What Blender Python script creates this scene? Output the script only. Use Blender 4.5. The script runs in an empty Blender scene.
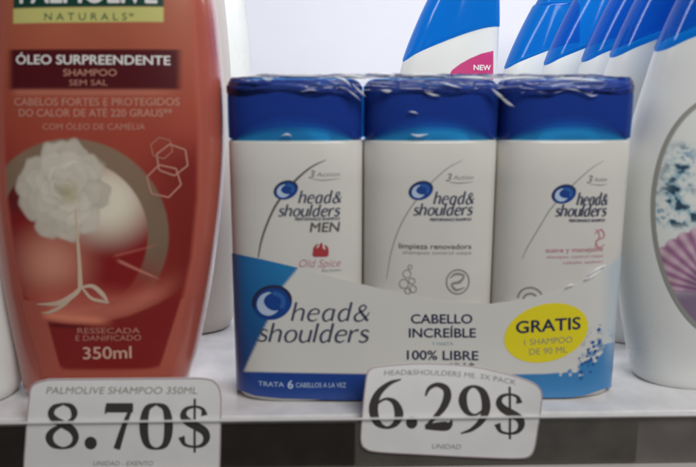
import bpy, bmesh, math, random
import numpy as np
from mathutils import Vector, Matrix
random.seed(4)
R = math.radians
sc = bpy.context.scene
COL = sc.collection

# ------------------------------------------------------------------ camera, world, lights, exposure
FPX = 700.0; PITCH = R(11.5); YAW = R(1.5); CAM = Vector((0, -.337, .165))
cam = bpy.data.objects.new('camera', bpy.data.cameras.new('camera')); COL.objects.link(cam)
cam.location = CAM; cam.rotation_euler = (math.pi/2 - PITCH, 0, -YAW)
cam.data.sensor_width = 36; cam.data.lens = 36*FPX/696
cam.data.clip_start = .01; cam.data.clip_end = 50
cam.data.dof.use_dof = True; cam.data.dof.focus_distance = .60; cam.data.dof.aperture_fstop = 11
sc.camera = cam
w = bpy.data.worlds.new('World'); sc.world = w; w.use_nodes = True
w.node_tree.nodes['Background'].inputs[0].default_value = (.80, .86, 1, 1)
w.node_tree.nodes['Background'].inputs[1].default_value = .06
def area(name, loc, aim, sx, sy, power, col):
    l = bpy.data.lights.new(name, 'AREA'); l.shape = 'RECTANGLE'; l.size = sx; l.size_y = sy; l.energy = power; l.color = col
    o = bpy.data.objects.new(name, l); COL.objects.link(o); o.location = loc
    o.rotation_euler = (Vector(aim) - Vector(loc)).to_track_quat('-Z', 'Y').to_euler()
    return o
area('shelf_tube_lamp', (.22, .13, .43), (.22, .25, .05), 1.0, .05, 2.3, (.90, .94, 1))
area('aisle_lamp', (.36, -.70, .80), (.06, 0, .08), .7, .5, 9.9, (1, .985, .965))
vs = sc.view_settings; vs.view_transform = 'Standard'; vs.look = 'None'; vs.exposure = 0; vs.gamma = 1

# ------------------------------------------------------------------ measuring helpers
_fw = Vector((math.sin(YAW)*math.cos(PITCH), math.cos(YAW)*math.cos(PITCH), -math.sin(PITCH)))
_rt = Vector((math.cos(YAW), -math.sin(YAW), 0)); _up = _rt.cross(_fw)
def at(px, py, Y):
    """photo position -> (x, z) in metres on the upright plane at depth Y"""
    d = _fw + _rt*((px-348)/FPX) - _up*((py-233.5)/FPX)
    t = (Y - CAM.y)/d.y
    return CAM.x + t*d.x, CAM.z + t*d.z
def lin(c):
    c = np.asarray(c, float)/255
    return np.where(c <= .04045, c/12.92, ((c+.055)/1.055)**2.4)

# ------------------------------------------------------------------ materials
def mat(name, col, rough=.4, spec=.5, noise=.0, nscale=60, bump=0, bscale=200, coat=0, sss=0):
    m = bpy.data.materials.new(name); m.use_nodes = True
    nt = m.node_tree; b = nt.nodes['Principled BSDF']
    b.inputs['Base Color'].default_value = (*col, 1); b.inputs['Roughness'].default_value = rough
    b.inputs['Specular IOR Level'].default_value = spec
    if coat: b.inputs['Coat Weight'].default_value = coat; b.inputs['Coat Roughness'].default_value = .12
    tc = nt.nodes.new('ShaderNodeTexCoord')
    if noise:
        n = nt.nodes.new('ShaderNodeTexNoise'); n.inputs['Scale'].default_value = nscale; n.inputs['Detail'].default_value = 5
        nt.links.new(tc.outputs['Object'], n.inputs['Vector'])
        r = nt.nodes.new('ShaderNodeMapRange'); r.inputs[1].default_value = .3; r.inputs[2].default_value = .7
        r.inputs[3].default_value = 1-noise; r.inputs[4].default_value = 1
        nt.links.new(n.outputs['Fac'], r.inputs[0])
        mx = nt.nodes.new('ShaderNodeMix'); mx.data_type = 'RGBA'; mx.blend_type = 'MULTIPLY'; mx.inputs[0].default_value = 1
        mx.inputs[6].default_value = (*col, 1); nt.links.new(r.outputs[0], mx.inputs[7])
        nt.links.new(mx.outputs[2], b.inputs['Base Color'])
        r2 = nt.nodes.new('ShaderNodeMapRange'); r2.inputs[3].default_value = rough*.8; r2.inputs[4].default_value = min(1, rough*1.25)
        nt.links.new(n.outputs['Fac'], r2.inputs[0]); nt.links.new(r2.outputs[0], b.inputs['Roughness'])
    if bump:
        n2 = nt.nodes.new('ShaderNodeTexNoise'); n2.inputs['Scale'].default_value = bscale; n2.inputs['Detail'].default_value = 3
        nt.links.new(tc.outputs['Object'], n2.inputs['Vector'])
        bp = nt.nodes.new('ShaderNodeBump'); bp.inputs['Strength'].default_value = bump; bp.inputs['Distance'].default_value = .001
        nt.links.new(n2.outputs['Fac'], bp.inputs['Height']); nt.links.new(bp.outputs[0], b.inputs['Normal'])
    return m
def mat_attr(name, rough=.35, coat=0):
    m = mat(name, (.5, .5, .5), rough, coat=coat); nt = m.node_tree
    a = nt.nodes.new('ShaderNodeVertexColor'); a.layer_name = 'print'
    nt.links.new(a.outputs['Color'], nt.nodes['Principled BSDF'].inputs['Base Color'])
    return m
def mat_clear(name, tint, fac_add, rough, bump=0, bscale=100, gloss=(1, 1, 1), stretch=(1, 1, 1)):
    m = bpy.data.materials.new(name); m.use_nodes = True; nt = m.node_tree; nt.nodes.clear()
    out = nt.nodes.new('ShaderNodeOutputMaterial'); mix = nt.nodes.new('ShaderNodeMixShader')
    tr = nt.nodes.new('ShaderNodeBsdfTransparent'); tr.inputs[0].default_value = (*tint, 1)
    gl = nt.nodes.new('ShaderNodeBsdfGlossy'); gl.inputs[0].default_value = (*gloss, 1); gl.inputs['Roughness'].default_value = rough
    lw = nt.nodes.new('ShaderNodeFresnel'); lw.inputs['IOR'].default_value = 1.45
    ad = nt.nodes.new('ShaderNodeMath'); ad.inputs[1].default_value = fac_add; ad.use_clamp = True
    nt.links.new(lw.outputs[0], ad.inputs[0]); nt.links.new(ad.outputs[0], mix.inputs[0])
    nt.links.new(tr.outputs[0], mix.inputs[1]); nt.links.new(gl.outputs[0], mix.inputs[2]); nt.links.new(mix.outputs[0], out.inputs[0])
    if bump:
        tc = nt.nodes.new('ShaderNodeTexCoord'); mp = nt.nodes.new('ShaderNodeMapping'); mp.inputs['Scale'].default_value = stretch
        n = nt.nodes.new('ShaderNodeTexNoise'); n.inputs['Scale'].default_value = bscale; n.inputs['Detail'].default_value = 4; n.inputs['Distortion'].default_value = .6
        bp = nt.nodes.new('ShaderNodeBump'); bp.inputs['Strength'].default_value = bump; bp.inputs['Distance'].default_value = .003
        nt.links.new(tc.outputs['Object'], mp.inputs[0]); nt.links.new(mp.outputs[0], n.inputs['Vector'])
        nt.links.new(n.outputs['Fac'], bp.inputs['Height']); nt.links.new(bp.outputs[0], gl.inputs['Normal']); nt.links.new(bp.outputs[0], lw.inputs['Normal'])
    return m
def mat_cap(name, body, tint, thru=.5, rough=.16, bump=.0):
    """translucent coloured plastic: part of the light passes, part scatters, with a glossy skin"""
    m = bpy.data.materials.new(name); m.use_nodes = True; nt = m.node_tree
    b = nt.nodes['Principled BSDF']; out = nt.nodes['Material Output']
    b.inputs['Base Color'].default_value = (*body, 1); b.inputs['Roughness'].default_value = rough
    tr = nt.nodes.new('ShaderNodeBsdfTransparent'); tr.inputs[0].default_value = (*tint, 1)
    mx = nt.nodes.new('ShaderNodeMixShader'); mx.inputs[0].default_value = thru
    nt.links.new(b.outputs[0], mx.inputs[1]); nt.links.new(tr.outputs[0], mx.inputs[2]); nt.links.new(mx.outputs[0], out.inputs[0])
    if bump:
        tc = nt.nodes.new('ShaderNodeTexCoord'); n = nt.nodes.new('ShaderNodeTexNoise'); n.inputs['Scale'].default_value = 60
        bp = nt.nodes.new('ShaderNodeBump'); bp.inputs['Strength'].default_value = bump; bp.inputs['Distance'].default_value = .002
        nt.links.new(tc.outputs['Object'], n.inputs['Vector']); nt.links.new(n.outputs['Fac'], bp.inputs['Height']); nt.links.new(bp.outputs[0], b.inputs['Normal'])
    return m

M = dict(
    shelf=mat('shelf_enamel', (.74, .73, .74), .22, noise=.20, nscale=55, bump=.05, bscale=300),
    panel=mat('back_panel_paint', (.78, .78, .84), .5, noise=.05, nscale=8),
    rail=mat('rail_plastic', (.16, .14, .13), .45, noise=.35, nscale=40),
    insert_dark=mat('rail_insert_dark', (.030, .024, .020), .22, noise=.28, nscale=70, bump=.2, bscale=90),
    insert_mid=mat('rail_insert_grey', (.10, .092, .080), .22, noise=.28, nscale=70, bump=.2, bscale=90),
    lip=mat('rail_lip', (.5, .47, .44), .35),
    bead=mat_cap('frosted_bead', (.85, .84, .83), (1, 1, 1), .5, .2),
    cream=mat('cream_plastic', (.66, .64, .595), .24, noise=.05, nscale=30),
    white=mat('white_plastic', (.74, .75, .725), .28, noise=.05, nscale=20),
    ivory=mat('ivory_plastic', (.58, .53, .48), .35, noise=.05, nscale=20),
    red=mat('red_plastic', (.46, .108, .074), .28, noise=.06, nscale=25, coat=1),
    print=mat_attr('printed_label', .38),
    sleeve=mat_attr('printed_sleeve', .30, coat=.15),
    navy=mat('navy_ink', (.022, .028, .075), .4),
    ink=mat('black_ink', (.050, .044, .040), .5),
    ink_soft=mat('dark_grey_ink', (.11, .105, .10), .5),
    brand=mat('brand_blue_grey_ink', (.062, .070, .115), .4),
    grey=mat('grey_ink', (.25, .235, .22), .5),
    olive=mat('olive_grey_ink', (.24, .25, .19), .5),
    silver=mat('silver_ink', (.30, .29, .26), .35),
    blue=mat('blue_ink', (.012, .055, .26), .35),
    blue_mid=mat('mid_blue_ink', (.03, .12, .36), .35),
    pale=mat('pale_blue_ink', (.45, .56, .72), .35),
    teal=mat('teal_grey_ink', (.20, .36, .38), .4),
    crimson=mat('crimson_ink', (.40, .045, .05), .4),
    pink=mat('pink_ink', (.50, .22, .24), .45),
    magenta=mat('magenta_ink', (.52, .035, .17), .4),
    yellow=mat('yellow_ink', (.78, .66, .02), .4),
    greenink=mat('dark_green_ink', (.03, .10, .05), .4),
    white_ink=mat('white_ink', (.80, .78, .76), .4),
    peach=mat('peach_ink', (.66, .40, .31), .4),
    peach_dim=mat('dim_peach_ink', (.52, .24, .18), .4),
    card=mat('tag_card', (.80, .785, .775), .45, noise=.06, nscale=60),
    border=mat('tag_border_ink', (.36, .25, .27), .5),
    film=mat_clear('shrink_film', (.99, .99, .995), .0, .13, bump=.5, bscale=80, stretch=(1, 1, 1.8)),
    cap=mat_cap('blue_cap_plastic', (.040, .085, .34), (.14, .66, .98), .66, .13, .35),
    gradient_shell=mat_cap('navy_gradient_shell', (.085, .150, .62), (.42, .80, .97), .74, .4),
    cap_row=mat_cap('bright_blue_cap_plastic', (.006, .12, .46), (.05, .55, .95), .55, .11),
)

# ------------------------------------------------------------------ object helpers
def tag(o, label=None, cat=None, group=None, kind=None):
    for k, v in (('label', label), ('category', cat), ('group', group), ('kind', kind)):
        if v: o[k] = v
    return o
def empty(name, loc, label, cat, group=None):
    o = bpy.data.objects.new(name, None); o.empty_display_size = .02; COL.objects.link(o); o.location = loc
    return tag(o, label, cat, group)
def mesh_obj(name, verts, faces, m, parent=None, smooth=False, angle=None):
    me = bpy.data.meshes.new(name); me.from_pydata([tuple(v) for v in verts], [], faces); me.update()
    bm = bmesh.new(); bm.from_mesh(me); bmesh.ops.recalc_face_normals(bm, faces=bm.faces); bm.to_mesh(me); bm.free()
    if smooth: me.shade_smooth()
    if angle: me.set_sharp_from_angle(angle=R(angle))
    me.materials.append(m)
    o = bpy.data.objects.new(name, me); COL.objects.link(o)
    if parent:
        o.parent = parent
        p = parent; off = Vector((0, 0, 0))
        while p: off += p.location; p = p.parent
        me.transform(Matrix.Translation(-off))       # geometry is given in world metres
    return o
class MB:
    def __init__(s): s.v = []; s.f = []; s.k = 0
    def add(s, v, f):
        n = len(s.v); s.v += [Vector(p) for p in v]; s.f += [tuple(i+n for i in q) for q in f]
    def box(s, a, b):
        (x0, y0, z0), (x1, y1, z1) = a, b
        s.add([(x0,y0,z0),(x1,y0,z0),(x1,y1,z0),(x0,y1,z0),(x0,y0,z1),(x1,y0,z1),(x1,y1,z1),(x0,y1,z1)],
              [(0,1,2,3),(4,5,6,7),(0,1,5,4),(1,2,6,5),(2,3,7,6),(3,0,4,7)])
    def build(s, name, m, parent=None, **k): return mesh_obj(name, s.v, s.f, m, parent, **k)
def bevel(o, wd, seg=2):
    bm = bmesh.new(); bm.from_mesh(o.data)
    bmesh.ops.bevel(bm, geom=bm.edges[:], offset=wd, segments=seg, affect='EDGES', profile=.5); bm.to_mesh(o.data); bm.free()
def crom(pts, n=10):
    P = [np.array(p, float) for p in pts]; P = [2*P[0]-P[1]] + P + [2*P[-1]-P[-2]]; out = []
    for i in range(1, len(P)-2):
        for k in range(n):
            t = k/n
            out.append(.5*((2*P[i]) + (P[i+1]-P[i-1])*t + (2*P[i-1]-5*P[i]+4*P[i+1]-P[i+2])*t*t + (-P[i-1]+3*P[i]-3*P[i+1]+P[i+2])*t**3))
    out.append(P[-2]); return out
def smooth_interp(z, zs, vals):
    """piecewise cubic (Catmull) through increasing zs"""
    zs = np.array(zs, float); vals = np.array(vals, float)
    d = np.gradient(vals, zs); i = int(np.clip(np.searchsorted(zs, z)-1, 0, len(zs)-2))
    h = zs[i+1]-zs[i]; t = (z-zs[i])/h
    return ((2*t**3-3*t*t+1)*vals[i] + (t**3-2*t*t+t)*h*d[i] + (-2*t**3+3*t*t)*vals[i+1] + (t**3-t*t)*h*d[i+1])
def ring(xc, yc, w, d, z, n=2.6, N=96):
    out = []
    for i in range(N):
        a = 2*math.pi*i/N; c, s = math.cos(a), math.sin(a)
        out.append(Vector((xc + w*math.copysign(abs(c)**(2/n), c), yc + d*math.copysign(abs(s)**(2/n), s), z)))
    return out
def loft(rings, cap0=True, cap1=True):
    N = len(rings[0]); v = [p for r in rings for p in r]; f = []
    for k in range(len(rings)-1):
        for i in range(N):
            j = (i+1) % N; f.append((k*N+i, k*N+j, (k+1)*N+j, (k+1)*N+i))
    if cap0: f.append(tuple(range(N))[::-1])
    if cap1: f.append(tuple((len(rings)-1)*N+i for i in range(N)))
    return v, f

# -------- printed marks: flat strokes / outlines / text in photo-scale units, laid on a surface by a map
def strokes(mb, segs, place, lay=None):
    """segs: list of (points, widths) ; place((x,y), lift) -> Vector"""
    for pts, wd in segs:
        if np.isscalar(wd): wd = [wd]*len(pts)
        P = crom([(p[0], p[1], q) for p, q in zip(pts, wd)], 8) if len(pts) > 2 else [np.array((*pts[0], wd[0]))*(1-i/10)+np.array((*pts[1], wd[1]))*i/10 for i in range(11)]
        mb.k += 1; lift = mb.k*1.2e-5; v = []
        for i, p in enumerate(P):
            a, b = P[max(i-1, 0)], P[min(i+1, len(P)-1)]
            t = np.array((b[0]-a[0], b[1]-a[1])); t = t/(np.hypot(*t)+1e-9); h = max(p[2], 1e-4)/2
            v += [place((p[0]-t[1]*h, p[1]+t[0]*h), lift), place((p[0]+t[1]*h, p[1]-t[0]*h), lift)]
        mb.add(v, [(2*i, 2*i+1, 2*i+3, 2*i+2) for i in range(len(P)-1)])
def blob(mb, pts, place, lift=0, grid=None):
    """filled convex-ish outline as a fan of rings so that it follows a curved surface"""
    if len(pts) < 12: pts = [(a[0]+(b[0]-a[0])*k/6, a[1]+(b[1]-a[1])*k/6) for a, b in zip(pts, list(pts[1:])+[pts[0]]) for k in range(6)]
    c = np.mean(np.array(pts, float), 0); n = len(pts); K = 8; v = [place(c, lift)]
    for k in range(1, K+1):
        for p in pts: v.append(place(c+(np.array(p)-c)*k/K, lift))
    f = [(0, 1+i, 1+(i+1) % n) for i in range(n)]
    for k in range(K-1):
        for i in range(n):
            j = (i+1) % n; f.append((1+k*n+i, 1+(k+1)*n+i, 1+(k+1)*n+j, 1+k*n+j))
    mb.add(v, f)
def ell(cx, cy, a, b, rot=0, n=40, t0=0, t1=360):
    c, s = math.cos(R(rot)), math.sin(R(rot)); out = []
    for i in range(n if t1-t0 >= 360 else n+1):
        t = R(t0+(t1-t0)*i/n); x, y = a*math.cos(t), b*math.sin(t); out.append((cx+x*c-y*s, cy+x*s+y*c))
    return out
def text(mb, s, x0, x1, base, capH, place, bold=.0, shear=0, slope=0, lift=0, spacing=1):
    """built-in letters fitted between x0 and x1 (photo scale, y down), cap height capH"""
    cu = bpy.data.curves.new('t', 'FONT'); cu.body = s; cu.size = 1; cu.offset = 0; cu.shear = shear; cu.space_character = spacing
    cu.resolution_u = 4
    o = bpy.data.objects.new('t', cu); COL.objects.link(o)
    dg = bpy.context.evaluated_depsgraph_get(); me = bpy.data.meshes.new_from_object(o.evaluated_get(dg))
    xs = [v.co.x for v in me.vertices]; a, b = min(xs), max(xs); sy = capH/.729; sx = (x1-x0)/(b-a)
    vs_ = []
    for v in me.vertices:
        X = x0+(v.co.x-a)*sx; vs_.append(place((X, base - v.co.y*sy + slope*(X-x0)), lift))
    mb.add(vs_, [tuple(p.vertices) for p in me.polygons])
    if bold >= .015:                                  # heavier type: the same letters overprinted a hair to either side
        for q, (ox, oy) in enumerate(((-1, 0), (1, 0), (0, -.7), (0, .7))):
            mb.add([place((x0+(v.co.x-a)*sx+ox*bold*capH*1.3, base-v.co.y*sy+slope*(v.co.x-a)*sx+oy*bold*capH*1.3), lift+(q+1)*8e-6) for v in me.vertices], [tuple(p.vertices) for p in me.polygons])
    bpy.data.objects.remove(o); bpy.data.curves.remove(cu); bpy.data.meshes.remove(me)

# letters of the two-line wordmark: strokes with thick and thin, x-height .5, ascender .78
LET = {
 'h': ([([(0,.78),(0,0)],[.085,.085]), ([(.02,.30),(.08,.44),(.19,.505),(.28,.44),(.295,.30),(.295,0)],[.03,.04,.055,.08,.085,.085])], .40),
 'e': ([([(.03,.27),(.17,.285),(.315,.30)],[.035,.04,.04]), ([(.315,.30),(.30,.43),(.18,.50),(.06,.42),(.015,.24),(.06,.06),(.19,0),(.31,.07)],[.06,.06,.045,.07,.085,.075,.05,.03])], .40),
 'a': ([([(.31,.50),(.31,0)],[.085,.085]), ([(.31,.40),(.20,.50),(.07,.42),(.02,.24),(.07,.05),(.17,.0),(.31,.13)],[.03,.045,.075,.085,.075,.05,.03])], .43),
 'd': ([([(.31,.78),(.31,0)],[.085,.085]), ([(.31,.40),(.20,.50),(.07,.42),(.02,.24),(.07,.05),(.17,.0),(.31,.13)],[.03,.045,.075,.085,.075,.05,.03])], .43),
 '&': ([([(.46,0),(.30,.22),(.14,.45),(.13,.58),(.22,.66),(.31,.58),(.28,.46),(.12,.33),(.04,.20),(.07,.05),(.19,-.01),(.33,.08),(.42,.26),(.44,.36)],[.09,.09,.08,.06,.045,.05,.05,.05,.075,.075,.05,.04,.04,.04])], .50),
 's': ([([(.26,.43),(.17,.50),(.06,.46),(.05,.36),(.15,.27),(.25,.20),(.25,.07),(.13,0),(.01,.06)],[.05,.045,.055,.075,.085,.08,.065,.045,.05])], .34),
 'o': ([([(.18,.50),(.06,.42),(.015,.25),(.06,.07),(.18,0),(.30,.08),(.345,.25),(.30,.43),(.18,.50)],[.04,.07,.085,.07,.04,.07,.085,.07,.04])], .43),
 'u': ([([(.0,.50),(0,.18),(.06,.03),(.15,0),(.25,.07),(.30,.20)],[.085,.085,.07,.05,.035,.03]), ([(.30,.50),(.30,0)],[.085,.085])], .41),
 'l': ([([(0,.78),(0,0)],[.085,.085])], .11),
 'r': ([([(0,.50),(0,0)],[.085,.085]), ([(.02,.30),(.08,.44),(.16,.50),(.23,.49)],[.03,.04,.06,.08])], .25),
}
def wordmark(mb, s, x0, x1, base, H, place, shear=.24, slope=0, weight=1):
    tot = sum(LET[c][1] for c in s) + .05*(len(s)-1); sx = (x1-x0)/tot; u = 0
    for c in s:
        segs, adv = LET[c]; out = []
        for pts, wd in segs:
            out.append(([(x0 + (u+p[0]+.0)*sx + shear*p[1]*H, base - p[1]*H + slope*(u+p[0])*sx) for p in pts], [q*H*weight for q in wd]))
        strokes(mb, out, place); u += adv+.05
# price numerals: high contrast book figures, height 1, width about .5
NUM = {
 '8': ([([(.25,.98),(.11,.90),(.07,.76),(.13,.64),(.25,.54),(.38,.43),(.44,.26),(.39,.09),(.25,.02),(.10,.09),(.045,.25),(.10,.40),(.24,.52),(.38,.64),(.42,.78),(.37,.92),(.25,.98)],
          [.035,.08,.10,.11,.12,.12,.10,.07,.035,.09,.12,.09,.05,.06,.10,.08,.035])], .5),
 '.': ([(ell(.10,.11,.055,.055,n=16)+[(.155,.11)], [.115]*17)], .2),
 '7': ([([(.02,.915),(.25,.915),(.47,.915)],[.15,.15,.15]), ([(.03,.96),(.02,.86),(.015,.78)],[.03,.035,.02]), ([(.455,.95),(.33,.55),(.20,.02)],[.05,.085,.11])], .5),
 '0': ([([(.25,.98),(.11,.87),(.065,.5),(.11,.13),(.25,.02),(.39,.13),(.435,.5),(.39,.87),(.25,.98)],[.035,.10,.135,.10,.035,.10,.135,.10,.035])], .5),
 '6': ([([(.47,.985),(.30,.90),(.14,.70),(.075,.42),(.12,.14),(.26,.02),(.39,.11),(.435,.31),(.38,.52),(.27,.60),(.17,.55),(.10,.45)],[.02,.06,.10,.135,.11,.04,.09,.13,.09,.04,.035,.03])], .5),
 '9': ([([(.03,.015),(.20,.10),(.36,.30),(.425,.58),(.38,.86),(.24,.98),(.11,.89),(.065,.69),(.12,.48),(.23,.40),(.33,.45),(.40,.55)],[.02,.06,.10,.135,.11,.04,.09,.13,.09,.04,.035,.03])], .5),
 '2': ([([(.03,.74),(.09,.90),(.22,.98),(.36,.90),(.385,.72),(.31,.48),(.17,.26),(.03,.06)],[.03,.06,.07,.11,.13,.11,.07,.045]), ([(.02,.065),(.20,.07),(.36,.08),(.425,.12),(.455,.22)],[.08,.13,.15,.09,.02])], .5),
 '$': ([([(.39,.72),(.36,.85),(.25,.90),(.12,.85),(.08,.72),(.14,.60),(.27,.50),(.39,.39),(.42,.24),(.36,.11),(.24,.07),(.10,.12),(.05,.28)],[.10,.05,.035,.06,.10,.12,.125,.12,.10,.06,.035,.05,.10]), ([(.245,1.06),(.245,-.05)],[.035,.035])], .48),
}
def numeral(mb, ch, x0, x1, y0, y1, place):
    segs, adv = NUM[ch]
    xs = [p[0] for s_, w_ in segs for p in s_]; ys = [p[1] for s_, w_ in segs for p in s_]
    H = y1-y0
    if ch == '.':
        blob(mb, ell((x0+x1)/2, (y0+y1)/2, (x1-x0)/2, H/2, n=24), lambda p, l: place(p, l+4e-5)); return
    xa, xb = min(xs)-.05, max(xs)+.05; ya, yb = (0, 1) if ch != '$' else (-.05, 1.06)
    sx = (x1-x0)/(xb-xa); sy = H/(yb-ya)
    strokes(mb, [([(x0+(p[0]-xa)*sx, y1-(p[1]-ya)*sy) for p in pts], [q*(sx+sy)/2*1.16 for q in wd]) for pts, wd in segs], place)

def swirl(parent, cx, cy, a, b, rot, place, name='emblem'):
    """round blue swirl badge: dark disc, lighter rim, pale crescent, dark eye"""
    d = MB(); blob(d, ell(cx, cy, a, b, rot), place, 1e-5); o = d.build(name, M['blue'], parent)
    d = MB()
    strokes(d, [(ell(cx, cy, a*.93, b*.93, rot, 20, 175, 385), [.01*a]+[.16*a]*18+[.1*a, .01*a])], lambda p, l: place(p, l+3e-5))
    d.build('rim', M['navy'], o)
    d = MB()
    strokes(d, [(ell(cx-.02*a, cy, a*.55, b*.58, rot, 14, 70, 285), [.01*a]+[.10*a,.2*a,.3*a,.36*a,.40*a,.42*a,.40*a,.36*a,.3*a,.25*a,.2*a,.14*a,.1*a,.01*a])], lambda p, l: place(p, l+6e-5))
    d.build('crescent', M['pale'], o)
    d = MB()
    strokes(d, [(ell(cx+.05*a, cy, a*.52, b*.52, rot, 12, 280, 420), [.01*a]+[.22*a]*11+[.01*a])], lambda p, l: place(p, l+9e-5))
    d.build('tail', M['blue_mid'], o)
    return o

def print_grid(name, X, Yp, colfn, place, m, parent, lift=0, mask=None, warp=None):
    """a fine printed sheet; colours come from a drawing function in photo-scale units"""
    nx, ny = len(X), len(Yp); GX, GY = np.meshgrid(X, Yp)
    if warp: GX, GY = warp(GX, GY)
    C = np.clip(colfn(GX, GY), 0, .85)
    v = [place((GX[j, i], GY[j, i]), lift) for j in range(ny) for i in range(nx)]
    f = [(j*nx+i, j*nx+i+1, (j+1)*nx+i+1, (j+1)*nx+i) for j in range(ny-1) for i in range(nx-1) if mask is None or mask(GX[j, i], GY[j, i])]
    o = mesh_obj(name, v, f, m, parent, smooth=True)
    ca = o.data.color_attributes.new('print', 'FLOAT_COLOR', 'POINT')
    ca.data.foreach_set('color', np.concatenate([C.reshape(-1, 3), np.ones((nx*ny, 1))], 1).astype(np.float32).ravel())
    return o
def sst(a, b, x):
    t = np.clip((x-a)/(b-a), 0, 1); return t*t*(3-2*t)
def vnoise(x, y, s, seed=0):
    x = x/s; y = y/s; xi = np.floor(x); yi = np.floor(y); fx = x-xi; fy = y-yi
    h = lambda a, b: np.modf(np.abs(np.sin(a*127.1+b*311.7+seed*74.7)*43758.5453))[0]
    fx = fx*fx*(3-2*fx); fy = fy*fy*(3-2*fy)
    return (h(xi, yi)*(1-fx)+h(xi+1, yi)*fx)*(1-fy) + (h(xi, yi+1)*(1-fx)+h(xi+1, yi+1)*fx)*fy
def over(C, a, col):
    return C*(1-a[..., None]) + np.array(col)*a[..., None]

# ================================================================== SETTING: shelf and back panel
mb = MB(); mb.box((-.75, .0005, -.014), (.85, .47, 0))
shelf = mb.build('shelf', M['shelf']); bevel(shelf, .0012); tag(shelf, kind='structure')
mb = MB(); mb.box((-.75, -.0032, -.0275), (.85, .0, -.0016)); o = mb.build('price_rail', M['rail'], shelf)
mb = MB(); mb.box((-.75, -.0085, -.0305), (.85, .0, -.0278)); o2 = mb.build('rail_lip', M['lip'], o); bevel(o2, .0008)
mb = MB(); mb.box((-.75, -.0070, .0008), (.85, -.0054, .0017)); o2 = mb.build('clear_bead', M['bead'], o); bevel(o2, .0003)
for nm, xa, xb in (('insert_dark', -.72, .012), ('insert_mid', .0125, .160)):
    mb = MB(); mb.box((xa, -.0040, -.0262), (xb, -.00325, -.0024)); mb.build('rail_insert', M[nm], o)
mb = MB(); mb.box((-.75, .0, -.20), (.85, .47, -.19)); mb.build('shelf', M['shelf']); tag(bpy.data.objects['shelf.001'], kind='structure')
mb = MB(); mb.box((-.75, .472, -.2), (.85, .482, .80))
tag(mb.build('wall', M['panel']), kind='structure')

# ================================================================== THREE-BOTTLE PACK
PY = .036; PD = .0205; PN = 3.0; PW = .0351
PX = (-.0175, .0527, .1229); ZC = .1405; ZT = .1712
pack = empty('shampoo_pack', (.0527, PY, 0), 'shrink wrapped pack of three cream shampoo bottles with blue caps in one printed sleeve', 'shampoo pack')
def pack_y(x):
    """front face of the wrap round the three bottles"""
    xl, xr = PX[0], PX[2]
    if xl <= x <= xr: return PY-PD
    u = min(1, abs(x-(xl if x < xl else xr))/PW)
    return PY - PD*(1-u**PN)**(1/PN)
def bottle_y(x, xc):
    u = min(1, abs(x-xc)/PW); return PY - PD*(1-u**PN)**(1/PN)
def mk_bottle_place(xc):
    def place(p, lift):
        x, z = at(p[0], p[1], PY-PD); return Vector((x, bottle_y(x, xc)-.00012-lift, z))
    return place
bottles = []
for i, xc in enumerate(PX):
    rows = [(.0, .88), (.0012, .93), (.004, .98), (.010, 1), (.12, 1), (ZC-.0012, 1), (ZC-.0004, .985), (ZC, .95), (ZC+.0045, .90), (ZC+.010, .78), (ZC+.015, .60), (ZC+.018, .36), (ZC+.019, .12)]
    rr = [ring(xc, PY, PW*k - (0 if k > .86 else 0), PD*(k if k > .8 else k*1.0), z, PN if k > .9 else 2.4) for z, k in rows]
    v, f = loft(rr); b = mesh_obj('bottle', v, f, M['cream'], pack, smooth=True, angle=40); bottles.append(b)
    rows = [(ZC+.0004, .985), (ZC+.0012, 1.0), (ZC+.010, 1.004), (ZT-.009, 1.0), (ZT-.006, .99), (ZT-.0038, .972), (ZT-.002, .945), (ZT-.0008, .905), (ZT, .84), (ZT+.0004, .6), (ZT+.0002, .2)]
    rr = [ring(xc, PY, PW*k, PD*k, z, PN) for z, k in rows]
    v, f = loft(rr, cap0=False); mesh_obj('cap', v, f, M['cap'], b, smooth=True, angle=50)

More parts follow.
